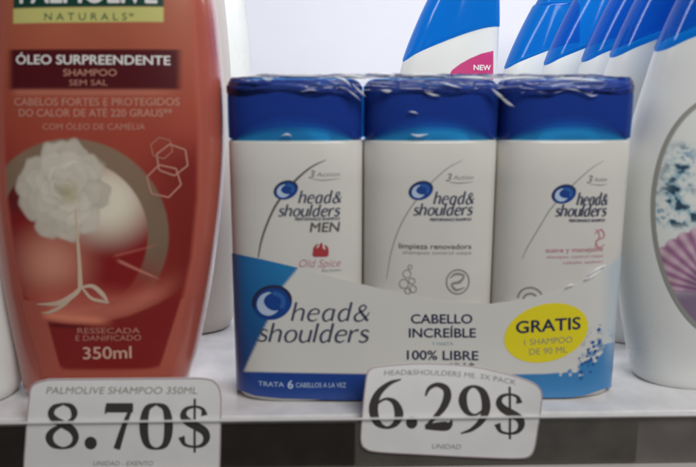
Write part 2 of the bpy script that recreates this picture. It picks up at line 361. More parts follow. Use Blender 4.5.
for xc, b in zip(PX, bottles):
    mb = MB()
    for k, hgt in ((.993, .0060), (.986, .0088), (.978, .0116), (.970, .0144), (.962, .0172), (.954, .0200), (.946, .0228)):           # nested shells added to grade the light through the cap, each arched
        rr = []; base = ring(xc, PY, PW*k, PD*k, 0, PN)
        for t in [i/12 for i in range(13)]:
            L = []
            for p in base:
                u = min(1, abs(p.x-xc)/(PW*.86)); zb = ZC+.0008+hgt*(1-u**2.2)**.8
                L.append(Vector((p.x, p.y, zb+(ZT-.0040-zb)*t)))
            rr.append(L)
        
        for q, dz in ((.965, -.0024), (.93, -.0013), (.87, -.0006)): rr.append([Vector((xc+(p.x-xc)*q, PY+(p.y-PY)*q, ZT+dz)) for p in base])
        v, f = loft(rr, cap0=False); mb.add(v, f)
    mb.build('cap_gradient_shells', M['gradient_shell'], b, smooth=True, angle=40)
def bottle_print(b, xc, dx, dy, men, k):
    pl = mk_bottle_place(xc)
    mb = MB()
    if k == 0: arc = [(326,160),(313,166),(300,176),(288,189),(276,205),(267,224),(261,242),(258,258)]
    elif k == 1: arc = [(463,160),(448,168),(434,180),(421,194),(408,212),(398,232),(391,255),(387,280)]
    else: arc = [(604,161),(592,168),(578,180),(564,194),(550,210),(537,232),(528,248),(523,260)]
    wd = [.6, 1.6, 2.2, 2.6, 2.4, 2.2, 1.9, 1.2] if k == 0 else [.4, .9, 1.2, 1.4, 1.3, 1.2, 1, .5]
    strokes(mb, [(arc, wd)], pl); mb.build('arc_line', M['silver' if k else 'ink_soft'], b)
    cx, cy = ((286, 190), (421, 190.5), (564, 194))[k]
    swirl(b, cx, cy, 12.5, 9.0, -20, lambda p, l: pl(p, l+9e-5))
    mb = MB()
    a = ((299, 341, 203), (434, 474, 204), (577, 608, 205))[k]; s = ((278, 340, 216), (413, 473, 215), (555, 607, 216))[k]
    wordmark(mb, 'head&', a[0], a[1], a[2], 16, pl, weight=1.55); wordmark(mb, 'shoulders', s[0], s[1], s[2], 15, pl, weight=1.55)
    mb.build('wordmark_lettering', M['brand'], b)
    mb = MB()
    t = ((309, 340, 178), (446, 474, 181), (587, 608, 183))[k]
    text(mb, '3', t[0], t[0]+6, t[2], 8, pl, .02, .3); text(mb, 'Action', t[0]+7, t[1], t[2]-1.5, 4.5, pl, .01, .2)
    strokes(mb, [([(t[0]+3, t[2]+1), (t[0]+14, t[2]+2.2), (t[1], t[2]+1)], [.3, .9, .3])], pl)
    mb.build('claim_lettering', M['grey'], b)
    mb = MB(); q = ((295, 340, 220.5), (430, 472, 221), (569, 606, 222))[k]
    text(mb, 'PERFORMANCE SHAMPOO', q[0], q[1], q[2], 3, pl, .03, .1); mb.build('line_lettering', M['navy'], b)
    if k == 0:
        mb = MB(); text(mb, 'MEN', 310, 340, 232, 10, pl, .03, .12); mb.build('variant_lettering', M['ink_soft'], b)
        mb = MB()
        blob(mb, [(312,254),(316,249),(320,246),(325,250),(329,254),(327,257),(314,257)], pl, 1e-5)
        strokes(mb, [([(314,256),(315,248),(318,244)], [3, 3, 1]), ([(321,256),(321,246),(322,243)], [3, 3.5, 1]), ([(327,256),(327,249),(325,245)], [3, 3, 1])], lambda p, l: pl(p, l+2e-5))
        mb.build('crest', M['crimson'], b)
        mb = MB(); text(mb, 'Old Spice', 299, 341, 267, 8, pl, .0, .3); mb.build('scent_lettering', M['pink'], b)
        mb = MB(); text(mb, 'para hombre', 322, 341, 272, 3, pl, .01); mb.build('scent_lettering', M['grey'], b)
    elif k == 1:
        mb = MB(); text(mb, 'limpieza renovadora', 399, 472, 248.5, 5.5, pl, .02, slope=.012); mb.build('variant_lettering', M['ink_soft'], b)
        mb = MB(); text(mb, 'shampoo control caspa', 403, 472, 254, 3.6, pl, .0, slope=.01); mb.build('detail_lettering', M['grey'], b)
        mb = MB()
        for (x, y, r) in ((410,267,2),(407,274,4),(412,281,3),(404,284,4.5),(413,289,3.5),(408,291,3)):
            strokes(mb, [(ell(x, y, r, r, 0, 10)+[(x+r, y)], .9)], pl)
        mb.build('bubble_mark', M['grey'], b)
        mb = MB(); strokes(mb, [(ell(458, 282, 11.5, 12, 0, 20)+[(469.5, 282)], 1.6), ([(450,278),(456,274),(464,276),(460,282),(452,284),(456,290),(465,288)], [1,2.5,2,3,2,2.5,1])], pl)
        mb.build('round_seal', M['grey'], b)
    else:
        mb = MB(); strokes(mb, [([(595,234),(602,230),(605,237),(597,241),(599,248),(606,245)], [1,1.8,1.6,1.8,1.6,1]), ([(596,229),(600,236),(595,246)], [.8,1.4,.8])], pl); mb.build('swirl_mark', M['pink'], b)
        mb = MB(); text(mb, 'suave y manejable', 546, 604, 252.5, 5, pl, .015, slope=-.02); text(mb, 'shampoo control caspa', 547, 604, 258.5, 3.4, pl, slope=-.02)
        text(mb, 'cabello sedoso', 563, 604, 264, 3.2, pl, slope=-.02); mb.build('variant_lettering', M['pink'], b)
        mb = MB(); strokes(mb, [(ell(531, 300, 12, 12, 0, 20, 185, 355), 1.8), (ell(531, 301, 7, 7, 0, 12, 190, 350), 2)], pl); mb.build('round_seal', M['grey'], b)
for k, (b, xc) in enumerate(zip(bottles, PX)): bottle_print(b, xc, 0, 0, k == 0, k)

# ---- printed sleeve round the lower half
def arc_params():
    """positions along the wrap, left back -> front -> right back"""
    xl, xr = PX[0], PX[2]
    def quarter(n, m=4000):
        q = []
        for i in range(m+1):
            t = math.pi/2*(i/m)**3 if i < m else math.pi/2        # dense where the curve runs fast
            q.append((PW*math.cos(t)**(2/PN) if i < m else 0.0, PD*math.sin(t)**(2/PN)))
        q2 = [(PW*math.cos(math.pi/2*(1-(1-i/m)**3))**(2/PN) if i < m else 0.0, PD*math.sin(math.pi/2*(1-(1-i/m)**3))**(2/PN)) for i in range(m+1)]
        q = np.array(sorted(set(q+q2), key=lambda p: (-p[0], p[1])))
        d = np.r_[0, np.cumsum(np.hypot(*np.diff(q, axis=0).T))]; k = np.linspace(0, d[-1], n+1)
        return np.c_[np.interp(k, d, q[:, 0]), np.interp(k, d, q[:, 1])]      # from the side (PW, 0) to the front (0, PD)
    Q = quarter(44)
    P = [(xl-x, PY+y) for x, y in Q[::-1]] + [(xl-x, PY-y) for x, y in Q[1:]]
    n = 560
    P += [(xl+(xr-xl)*i/n, PY-PD) for i in range(1, n)]
    P += [(xr+x, PY-y) for x, y in Q[::-1]] + [(xr+x, PY+y) for x, y in Q[1:]]
    return P
TOPX = [190,232,262,300,350,400,450,490,530,565,590,612,624,660]; TOPY = [246,253,259,268,281,293,301.5,303.5,298,287.5,275.5,263,252,240]
BOTX = [200,237,256,280,345,460,560,585,603,640]; BOTY = [384,389,395.5,398,400,400.2,398.5,395,388.5,383]
def to_px(x, y, z):
    d = Vector((x, y, z))-CAM; k = d.dot(_fw); return 348+FPX*d.dot(_rt)/k, 233.5-FPX*d.dot(_up)/k
def sleeve_colour(px, py):
    C = np.ones(px.shape+(3,))*np.array((.66, .645, .605))
    n = vnoise(px, py, 14, 3)
    # blue corner on the left
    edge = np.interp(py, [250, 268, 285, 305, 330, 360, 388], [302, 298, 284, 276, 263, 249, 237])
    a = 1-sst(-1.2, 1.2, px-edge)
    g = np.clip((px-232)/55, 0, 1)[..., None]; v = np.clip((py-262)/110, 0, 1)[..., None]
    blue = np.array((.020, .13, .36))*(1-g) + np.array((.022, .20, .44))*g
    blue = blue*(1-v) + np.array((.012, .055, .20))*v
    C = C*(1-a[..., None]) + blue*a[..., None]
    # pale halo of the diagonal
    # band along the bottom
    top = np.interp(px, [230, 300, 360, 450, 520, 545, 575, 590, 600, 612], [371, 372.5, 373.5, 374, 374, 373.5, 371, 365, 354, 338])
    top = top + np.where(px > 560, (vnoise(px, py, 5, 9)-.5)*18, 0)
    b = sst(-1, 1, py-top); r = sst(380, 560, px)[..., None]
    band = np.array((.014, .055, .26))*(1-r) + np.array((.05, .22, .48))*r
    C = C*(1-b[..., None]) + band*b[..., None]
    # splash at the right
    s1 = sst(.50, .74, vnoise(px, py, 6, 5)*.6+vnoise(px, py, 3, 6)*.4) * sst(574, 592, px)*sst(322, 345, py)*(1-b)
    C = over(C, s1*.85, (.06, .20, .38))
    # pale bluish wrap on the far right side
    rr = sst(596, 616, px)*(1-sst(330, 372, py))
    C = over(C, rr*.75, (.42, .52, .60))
    return C
P = arc_params(); NV = 170
pxs, pys, vv = [], [], []
for (x, y) in P:
    yy = y if y < PY else PY
    x0, _ = to_px(x, y, .05)[0], 0
    # solve heights of top and bottom edge from the traced outline
    zt = .08; zb = .0
    if y <= PY:
        for _ in range(4):
            u, q = to_px(x, y, zt); zt -= (np.interp(u, TOPX, TOPY)-q)/FPX*.37
            u, q = to_px(x, y, zb); zb -= (np.interp(u, BOTX, BOTY)-q)/FPX*.37
        zt_l, zb_l = zt, zb
        if not vv: first = (zt, zb)
    if y > PY: zt, zb = (None, None)
    vv.append([x, y, zt, zb])
front = [q for q in vv if q[2] is not None]
for q in vv:
    if q[2] is None:
        src = front[0] if q[0] < .05 else front[-1]; q[2], q[3] = src[2], src[3]
    q[3] = max(q[3], .0016)
verts, C = [], []
off = .0004
for j in range(NV+1):
    for i, (x, y, zt, zb) in enumerate(vv):
        xa, ya = P[max(i-1, 0)]; xb, yb = P[min(i+1, len(P)-1)]; n = Vector((-(yb-ya)*-1, -(xb-xa), 0))
        n = Vector((yb-ya, -(xb-xa), 0)).normalized()
        z = zt+(zb-zt)*j/NV
        verts.append(Vector((x, y, z)) + n*off)
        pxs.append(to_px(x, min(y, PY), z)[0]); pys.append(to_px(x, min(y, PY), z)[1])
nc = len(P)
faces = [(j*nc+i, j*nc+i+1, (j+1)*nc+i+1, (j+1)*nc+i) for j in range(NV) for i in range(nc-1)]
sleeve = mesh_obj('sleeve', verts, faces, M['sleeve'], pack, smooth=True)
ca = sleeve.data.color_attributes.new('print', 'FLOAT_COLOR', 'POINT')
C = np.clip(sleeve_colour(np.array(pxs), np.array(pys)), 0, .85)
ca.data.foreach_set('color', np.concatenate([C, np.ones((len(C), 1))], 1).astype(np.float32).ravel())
def spl(p, lift):
    x, z = at(p[0], p[1], PY-PD); return Vector((x, pack_y(x)-off-.00014-lift, z))
swirl(sleeve, 272, 302.5, 20.5, 17.0, -18, spl)
mb = MB(); wordmark(mb, 'head&', 292, 369, 320.5, 24, spl, weight=1.25); wordmark(mb, 'shoulders', 257, 369, 341.5, 24, spl, weight=1.25)
mb.build('wordmark_lettering', M['brand'], sleeve)
mb = MB(); text(mb, 'CABELLO', 411, 472, 323, 9.5, spl, .025); text(mb, 'INCREÍBLE', 409, 475.5, 337, 9.5, spl, .025); text(mb, '100% LIBRE', 407, 478, 359, 9.5, spl, .025, slope=.01); text(mb, 'DE CASPA*', 411, 474, 372, 9.8, spl, .025)
mb.build('claim_lettering', M['navy'], sleeve)
mb = MB(); text(mb, 'Y HASTA', 432, 453, 345, 3.6, spl, .01); mb.build('small_lettering', M['teal'], sleeve)
mb = MB(); text(mb, 'TRATA', 258, 284, 386.5, 5, spl, .01); text(mb, '6', 288, 293, 388, 8.5, spl, .03); text(mb, 'CABELLOS A LA VEZ', 296, 346, 387, 5, spl, .01); mb.build('band_lettering', M['pale'], sleeve)
mb = MB(); blob(mb, ell(546, 332.5, 43, 28.5, -16, 64), spl, 0); sticker = mb.build('offer_badge', M['yellow'], sleeve)
mb = MB(); text(mb, 'GRATIS', 516, 580, 333, 12.5, spl, .03, slope=-.07, lift=5e-5); mb.build('offer_lettering', M['navy'], sticker)
mb = MB(); text(mb, '1 SHAMPOO', 524, 572, 345, 6.5, spl, .0, slope=-.06, lift=5e-5); text(mb, 'DE 90 ML', 529, 567, 354.5, 6.5, spl, .0, slope=-.06, lift=5e-5); mb.build('offer_lettering', M['olive'], sticker)
# splash of drops on the sleeve at the right
mb = MB(); rn = random.Random(3)
for i in range(34):
    x = 588+rn.gauss(0, 7); y = 352+rn.gauss(0, 11); r = rn.uniform(.5, 2.0)
    if 572 < x < 603 and math.hypot((x-546)/48, (y-332)/34) > 1: mb.k += 1; blob(mb, ell(x, y, r, r*rn.uniform(.6, 1.5), rn.uniform(0, 90), 10), spl, mb.k*1e-5)
mb.build('splash_print', M['blue_mid'], sleeve)
# ---- clear shrink film crumpled over the caps
rn = random.Random(8); NU, NVf = 220, 46
def film_path(t):
    """closed loop round the three caps, t 0..1"""
    L = PX[2]-PX[0]; e = math.pi*PD*1.25; tot = 2*L+2*e; s = t*tot
    if s < L: return Vector((PX[0]+s, PY-PD, 0)), Vector((0, -1, 0))
    s -= L
    if s < e:
        a = -math.pi/2+math.pi*s/e; c, q = math.cos(a), math.sin(a); return Vector((PX[2]+PW*abs(c)**(2/PN), PY+PD*math.copysign(abs(q)**(2/PN), q), 0)), Vector((c, q, 0))
    s -= e
    if s < L: return Vector((PX[2]-s, PY+PD, 0)), Vector((0, 1, 0))
    s -= L; a = math.pi/2+math.pi*s/e; c, q = math.cos(a), math.sin(a)
    return Vector((PX[0]-PW*abs(c)**(2/PN), PY+PD*math.copysign(abs(q)**(2/PN), q), 0)), Vector((c, q, 0))
from mathutils import noise as mn
fv = []
for j in range(NVf):
    for i in range(NU):
        p, n = film_path(i/NU); q = j/(NVf-1)
        low = ZT-.0075+.003*mn.noise(Vector((p.x*60, p.y*60, 3)))
        if q < .6:
            z = low+(ZT+.0008-low)*q/.6; k = 0
        else:
            k = (q-.6)/.4; z = ZT+.0008+.0012*math.sin(k*math.pi/2)
        cx = max(PX[0], min(PX[2], p.x)); c = Vector((cx, PY, 0))
        rnd = max(0, (z-(ZT-.006))/.0068)
        pos = p.lerp(c, k*.985 + (1-k)*.085*min(1, rnd)**2)
        cr = mn.noise(Vector((p.x*55+q*9, p.y*55, z*90)))*.7+mn.noise(Vector((p.x*140-q*20, p.y*140, z*260+7)))*.5
        pos = pos + n*(.0006*(1-k)*(.3+q)+.0007*cr*(1-k)*min(1, q*3)) + Vector((0, 0, z + .0016*cr*(.25+k*(1-k)*3)))
        fv.append(pos)
ff = [(j*NU+i, j*NU+(i+1) % NU, (j+1)*NU+(i+1) % NU, (j+1)*NU+i) for j in range(NVf-1) for i in range(NU)]
mesh_obj('shrink_film', fv, ff, M['film'], pack, smooth=True)
M['glint_pleat'] = mat_cap('film_fold_glint', (.90, .92, .95), (.98, .99, 1), .42, .10, .5)
# loose folds of the film, coloured white to stand in for glints
mb = MB()
def glint_pleat(pts, wpx, yoff=.0014):
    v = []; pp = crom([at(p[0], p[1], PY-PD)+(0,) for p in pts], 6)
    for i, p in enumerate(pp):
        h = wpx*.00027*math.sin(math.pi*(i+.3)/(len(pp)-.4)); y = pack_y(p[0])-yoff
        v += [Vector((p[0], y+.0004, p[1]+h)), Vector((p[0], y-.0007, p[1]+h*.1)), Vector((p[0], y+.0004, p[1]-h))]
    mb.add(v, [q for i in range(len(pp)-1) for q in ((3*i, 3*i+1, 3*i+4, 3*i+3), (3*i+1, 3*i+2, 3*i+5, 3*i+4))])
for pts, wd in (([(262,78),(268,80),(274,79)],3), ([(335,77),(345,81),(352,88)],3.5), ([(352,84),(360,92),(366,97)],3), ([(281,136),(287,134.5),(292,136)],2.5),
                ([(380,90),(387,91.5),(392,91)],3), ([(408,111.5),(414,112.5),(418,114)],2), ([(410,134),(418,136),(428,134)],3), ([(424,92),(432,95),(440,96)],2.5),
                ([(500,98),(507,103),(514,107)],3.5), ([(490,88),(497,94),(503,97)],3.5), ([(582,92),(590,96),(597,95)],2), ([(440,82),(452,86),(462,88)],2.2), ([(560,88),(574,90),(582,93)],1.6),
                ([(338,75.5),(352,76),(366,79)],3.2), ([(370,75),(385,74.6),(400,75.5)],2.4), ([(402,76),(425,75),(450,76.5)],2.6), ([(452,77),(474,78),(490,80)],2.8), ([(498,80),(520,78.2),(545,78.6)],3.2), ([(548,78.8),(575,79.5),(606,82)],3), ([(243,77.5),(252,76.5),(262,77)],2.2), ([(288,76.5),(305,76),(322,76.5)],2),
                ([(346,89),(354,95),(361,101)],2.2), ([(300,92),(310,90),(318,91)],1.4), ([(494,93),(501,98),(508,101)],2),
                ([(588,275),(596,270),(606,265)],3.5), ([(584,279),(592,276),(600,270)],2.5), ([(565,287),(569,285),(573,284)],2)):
    mb = MB(); glint_pleat(pts, wd); mb.build('film_fold_glint', M['glint_pleat'], pack, smooth=True)

# ================================================================== RED BOTTLE
RY = .036; RD = .026; RN = 2.9
rz = [(384,188,29),(350,198,22),(310,206.5,14),(280,211.5,8.5),(250,215.5,4),(200,221,-3),(150,224,-6),(100,223.5,-6),(50,220,-5),(0,214,-1)]
ZS, XL, XR = [], [], []
for y, r, l in rz:
    a = at(r, y, RY); b = at(l, y, RY); ZS.append((a[1]+b[1])/2); XR.append(a[0]); XL.append(b[0])
ZS = [-.004]+ZS+[.232, .250]; XL = [XL[0]+.001]+XL+[XL[-1]+.006, XL[-1]+.014]; XR = [XR[0]-.001]+XR+[XR[-1]-.006, XR[-1]-.014]
def red_sec(z):
    l = smooth_interp(z, ZS, XL); r = smooth_interp(z, ZS, XR); return (l+r)/2, (r-l)/2
red = empty('shampoo_bottle', (-.125, RY, 0), 'large orange red shampoo bottle with white camellia label, behind the 8.70 price tag', 'shampoo bottle')
rr = []
for z, k in [(0, .90), (.001, .945), (.003, .98), (.006, 1)] + [(.006+.004*i, 1) for i in range(1, 61)] + [(.249, .97), (.253, .86), (.255, .6), (.257, .45)]:
    xc, wd = red_sec(min(z, .249)); rr.append(ring(xc, RY, wd*k, RD*k*(.80+.20*min(1, z/.06)), z, RN))
v, f = loft(rr); body = mesh_obj('body', v, f, M['red'], red, smooth=True, angle=45)
v, f = loft([ring(-.1105, RY, .026*k, .019*k, z, 2.4) for z, k in ((.2574, .97), (.2585, 1), (.29, .96), (.295, .9), (.297, .7))]); mesh_obj('cap', v, f, M['ivory'], red, smooth=True, angle=45)
def rpl(p, lift):
    x, z = at(p[0], p[1], RY-RD+.002); xc, wd = red_sec(min(max(z, .001), .249)); u = min(.985, abs(x-xc)/wd)
    return Vector((x, RY - RD*(.80+.20*min(1, max(z, 0)/.06))*(1-u**RN)**(1/RN) - .00025 - lift, z))
G = 1.0
def K(r, g, b, k=1.5): return np.clip(lin((r, g, b))*k, 0, .82)
def red_art(x, y):
    base = np.ones(x.shape+(3,))*np.array((.46, .108, .074))
    # brownish top fading into deep red lower down
    yy = y[..., None]
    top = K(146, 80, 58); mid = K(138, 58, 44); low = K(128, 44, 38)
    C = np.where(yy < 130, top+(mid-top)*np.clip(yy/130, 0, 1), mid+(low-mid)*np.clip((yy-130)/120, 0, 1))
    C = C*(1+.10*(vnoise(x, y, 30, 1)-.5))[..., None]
    # side fade to the bottle's own colour, the printed field ends in a firm line further down
    redge = np.interp(y, [-60, 0, 60, 130, 200, 260, 320, 345], [186, 188, 191, 195, 194, 188, 176, 170])
    ledge = np.interp(y, [-60, 0, 60, 130, 200, 260, 320, 345], [4, 3, 2, 3, 7, 15, 28, 36])
    out = np.maximum(sst(-2, 5, x-redge), sst(-2, 5, ledge-x))
    # deep red field round the circle
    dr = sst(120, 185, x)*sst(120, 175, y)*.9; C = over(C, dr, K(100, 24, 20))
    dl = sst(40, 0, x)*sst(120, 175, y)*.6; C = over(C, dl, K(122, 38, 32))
    cx, cy = 72., 235.; r = np.hypot(x-cx, y-cy)
    ins = 1-sst(76, 79, r)
    inner = K(112, 22, 22)*np.ones(x.shape+(3,))
    inner = over(inner, sst(150, 240, y+.0*x)*0+sst(60, 0, np.hypot((x-52)/1.0, (y-262)/.9))*.9, K(178, 120, 100))
    inner = over(inner, sst(62, 12, np.hypot((x-108)/1.0, (y-200)/.95))*.95, K(206, 188, 170))
    inner = over(inner, sst(62, 20, np.hypot((x-72)/1.5, (y-318)/.75))*.75, K(160, 78, 66))
    inner = over(inner, sst(46, 20, np.hypot(x-16, y-180))*.6, K(60, 24, 22))
    inner = over(inner, sst(26, 5, np.hypot(x-140, y-204))*.0, K(60, 10, 10))
    C = C*(1-ins[..., None])+inner*ins[..., None]
    # olive grey ring, fading out below
    a = np.degrees(np.arctan2(y-cy, x-cx))           # -90 = top
    ringa = sst(75, 78, r)*(1-sst(95, 98, r))*(1-sst(5, 42, a))*np.where(a > 90, 0, 1)*sst(-178, -150, a)
    ringa = np.maximum(ringa, sst(75, 78, r)*(1-sst(95, 98, r))*np.where(a < -140, .85, 0))
    rc = K(112, 96, 78)*(1-.18*sst(-70, 0, a)[..., None])*(1+.15*(vnoise(x, y, 18, 8)-.5))[..., None]
    C = C*(1-ringa[..., None]*.92)+rc*ringa[..., None]*.92
    # streaks
    def streak(C, x0, y0, x1, y1, w, col, al):
        dx, dy = x1-x0, y1-y0; L = math.hypot(dx, dy); t = ((x-x0)*dx+(y-y0)*dy)/L/L; d = np.abs((x-x0)*dy-(y-y0)*dx)/L
        q = np.clip(1-d/(w*(1.05-np.clip(t, 0, 1)*.6)), 0, 1)*sst(0, .15, t)*(1-sst(.7, 1, t)); return over(C, q*al, col)
    C = streak(C, 116, 258, 164, 281, 2.6, K(186, 120, 104), .7); C = streak(C, 112, 256, 164, 243, 2.2, K(170, 90, 78), .6)
    # pink swoosh and the dark foot panel
    swy = np.interp(x, [30, 45, 70, 100, 130, 160, 185], [316, 320, 324, 322, 315, 303, 288])
    pan = sst(-1.5, 1.5, y-swy)*(1-sst(367, 372, y+np.maximum(0, np.abs(x-107)-42)*.5))
    lx = np.interp(y, [300, 372], [43, 60]); rx = np.interp(y, [280, 372], [186, 157])
    pan = pan*sst(-1.5, 1.5, x-lx)*(1-sst(-1.5, 1.5, x-rx))
    sw = np.exp(-((y-(swy-10))/12)**2)*sst(36, 60, x)*(1-sst(140, 190, x))
    C = over(C, sw*.55, K(188, 112, 94))
    side = sst(-2, 2, np.where(y > 300, np.maximum(lx-x, x-rx), -9.)); C = over(C, side, (.46, .108, .074))
    below = sst(366, 374, y)*(1-pan); C = over(C, below, (.46, .108, .074))
    C = over(C, pan*.92, K(112, 28, 26)); 
    lite = np.exp(-((y-(314+.10*(x-40)))/4.5)**2)*sst(38, 50, x)*(1-sst(92, 118, x)); C = over(C, lite*.9, K(196, 116, 92))
    C = over(C, np.exp(-((y-(324+.05*(x-40)))/2.5)**2)*sst(44, 55, x)*(1-sst(70, 100, x))*.7, K(60, 10, 12))
    # the white camellia: ruffled rosette with soft grey petal edges
    fx, fy = 64., 190.; u = (x-fx)/44; v_ = (y-fy)/50; rr_ = np.hypot(u, v_); th = np.arctan2(v_, u)
    rnp = random.Random(11); px_, py_ = x+3.5*(vnoise(x, y, 11, 21)-.5)*2, y+3.5*(vnoise(x, y, 11, 22)-.5)*2
    for nring, rad, pw, pl_, tone in ((10, .66, 17, 19, 186), (9, .50, 15, 17, 192), (8, .36, 13, 15, 198), (7, .22, 11, 12, 200), (5, .09, 8, 8, 196)):
        for q in range(nring):
            t = 2*math.pi*(q+rnp.uniform(-.25, .25))/nring+rad*3; ox, oy = fx+44*rad*math.cos(t), fy+50*rad*math.sin(t)
            dx, dy = px_-ox, py_-oy; al = (dx*math.cos(t)+dy*math.sin(t))/pl_; ac = (-dx*math.sin(t)+dy*math.cos(t))/pw
            e = np.hypot(al, ac); cov = (1-sst(.86, 1.08, e))*.93; tn = tone+rnp.uniform(-8, 8)
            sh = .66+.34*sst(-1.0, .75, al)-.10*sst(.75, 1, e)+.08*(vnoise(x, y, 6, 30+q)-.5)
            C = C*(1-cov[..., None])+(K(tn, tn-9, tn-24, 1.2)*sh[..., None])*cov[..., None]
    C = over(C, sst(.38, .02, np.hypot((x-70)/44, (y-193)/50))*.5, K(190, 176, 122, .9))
    # green badge and lime strip at the top, maroon band
    tilt = (x-12)*-.01
    gm = sst(11.5, 13.5, x)*(1-sst(162.5, 164.5, x))
    C = over(C, gm*(1-sst(7.5, 9.5, y-tilt)), K(12, 52, 42)); C = over(C, gm*sst(7.5, 9.5, y-tilt)*(1-sst(22.5, 24.5, y-tilt)), K(176, 172, 104, 1.35))
    mbd = sst(48.5, 50.5, y)*(1-sst(88, 91, y))*sst(3, 14, x)*(1-sst(174, 184, x)); C = over(C, mbd, K(66, 10, 16))
    pk = np.exp(-((y-92.5)/3)**2)*sst(8, 20, x)*(1-sst(150, 185, x)); C = over(C, pk*.5, K(166, 110, 92))
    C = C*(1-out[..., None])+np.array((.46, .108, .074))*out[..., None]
    return C
def red_grid(GX, GY):
    e = np.interp(GY, [-60, 0, 60, 130, 200, 260, 320, 345, 385], [186, 188, 191, 195, 194, 188, 176, 170, 164])+5
    l = np.interp(GY, [-60, 0, 60, 130, 200, 260, 320, 345, 385], [4, 3, 2, 3, 7, 15, 28, 36, 46])-5
    return l+(GX-7)/200*(e-l), GY
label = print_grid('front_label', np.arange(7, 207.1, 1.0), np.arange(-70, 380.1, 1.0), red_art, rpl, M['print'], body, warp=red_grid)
def rpt(p, lift): return rpl(p, lift+.0001)
mb = MB(); text(mb, 'PALMOLIVE', 20, 157, 3.2, 24, rpt, .02); mb.build('name_lettering', M['white_ink'], label)
mb = MB(); text(mb, 'NATURALS', 46, 128, 20.5, 7.5, rpt, .01, spacing=1.6); text(mb, '*', 130, 135, 20, 7, rpt); mb.build('name_lettering', M['greenink'], label)
mb = MB(); text(mb, 'ÓLEO SURPREENDENTE', 16, 170, 64, 9.5, rpt, .025, slope=.006); mb.build('title_lettering', M['white_ink'], label)
mb = MB(); text(mb, '350ml', 83, 131, 359.5, 13, rpt, .02, slope=-.02); mb.build('volume_lettering', M['peach'], label)
mb = MB(); text(mb, 'SHAMPOO', 65, 118, 76, 7, rpt, .015); text(mb, 'SEM SAL', 71, 109, 85.5, 6, rpt, .01); mb.build('subtitle_lettering', M['peach_dim'], label)
mb = MB(); text(mb, 'CABELOS FORTES E PROTEGIDOS', 14, 179, 105.5, 8, rpt, .02); text(mb, 'DO CALOR DE ATÉ 220 GRAUS**', 19, 172, 116.5, 8, rpt, .02); text(mb, 'COM ÓLEO DE CAMÉLIA', 44, 146, 129.5, 6.5, rpt, .005); mb.build('claim_lettering', M['peach_dim'], label)
mb = MB(); text(mb, 'RESSECADA', 78, 140, 333, 6, rpt, .01); text(mb, 'E DANIFICADO', 76, 141, 340.5, 6, rpt, .01); mb.build('hair_type_lettering', M['peach_dim'], label)
mb = MB()
for cx, cy, r, a0 in ((164, 181, 17, 14), (172, 160, 16, 22), (162, 148, 11, 18)):
    h = [(cx+r*math.cos(R(60*i+a0)), cy+r*math.sin(R(60*i+a0))) for i in range(7)]
    strokes(mb, [([h[i], h[i+1]], [1.5 if r > 12 else .8]*2) for i in range(6)], rpt)
mb.build('hexagon_print', M['peach_dim'], label)
mb = MB()
strokes(mb, [([(77,208),(79,235),(81,262),(82,288)],[1.2,2.6,3.6,5]), ([(84,284),(76,293),(60,302),(37,304)],[3,5,5,.8]), ([(78,291),(66,303),(52,311),(42,313)],[2,3.5,3,.6]),
             ([(83,286),(94,285),(104,293),(110,302)],[2,4,4.5,1]), ([(84,287),(93,297),(104,300),(110,302)],[2,3,3,1])], rpt)
mb.build('stem_print', mat('cream_petal_ink', (.62, .46, .34), .4), label)

# ================================================================== TALL ROW BOTTLES
BZ = [0, .017, .047, .077, .1055, .128, .144, .1587, .171, .1867, .215, .245, .262]
BX = [.1805, .1762, .1697, .1655, .1642, .1655, .1686, .1718, .1748, .1787, .1895, .2040, .2130]
XRT = .248; TN = 2.15; TD = .027
def tall_sec(z):
    l = smooth_interp(z, BZ, BX); r = XRT - .004*max(0, (z-.2)/.06)**2; return (l+r)/2, (r-l)/2
def tall_d(z): return TD*(.86+.14*math.sin(min(1, z/.10)*math.pi/2))*(1 if z < .14 else 1-.30*((z-.14)/.12)**1.5)
def cap_line(s): return .1875 + .0225*(1-(1-(s+1)/2)**1.7) - .0018*math.exp(-((s+1)/.12)**2)
def tall_ring(z0, z1, t, grow=0, N=112, zfun=None):
    out = []
    for i in range(N):
        a = 2*math.pi*i/N; c, q = math.cos(a), math.sin(a); s = math.copysign(abs(c)**(2/TN), c); y = math.copysign(abs(q)**(2/TN), q)
        zl = cap_line(s); z = z0+(zl-z0)*t if z1 is None else zl+(z1-zl)*t
        xc, wd = tall_sec(z); out.append(Vector((xc+(wd+grow)*s, (tall_d(z)+grow)*y, z)))
    return out
def plain_ring(z, k, grow=0):
    xc, wd = tall_sec(z); return ring(xc, 0, wd*k+grow, tall_d(z)*k+grow, z, TN, 112)
NX0 = .1787
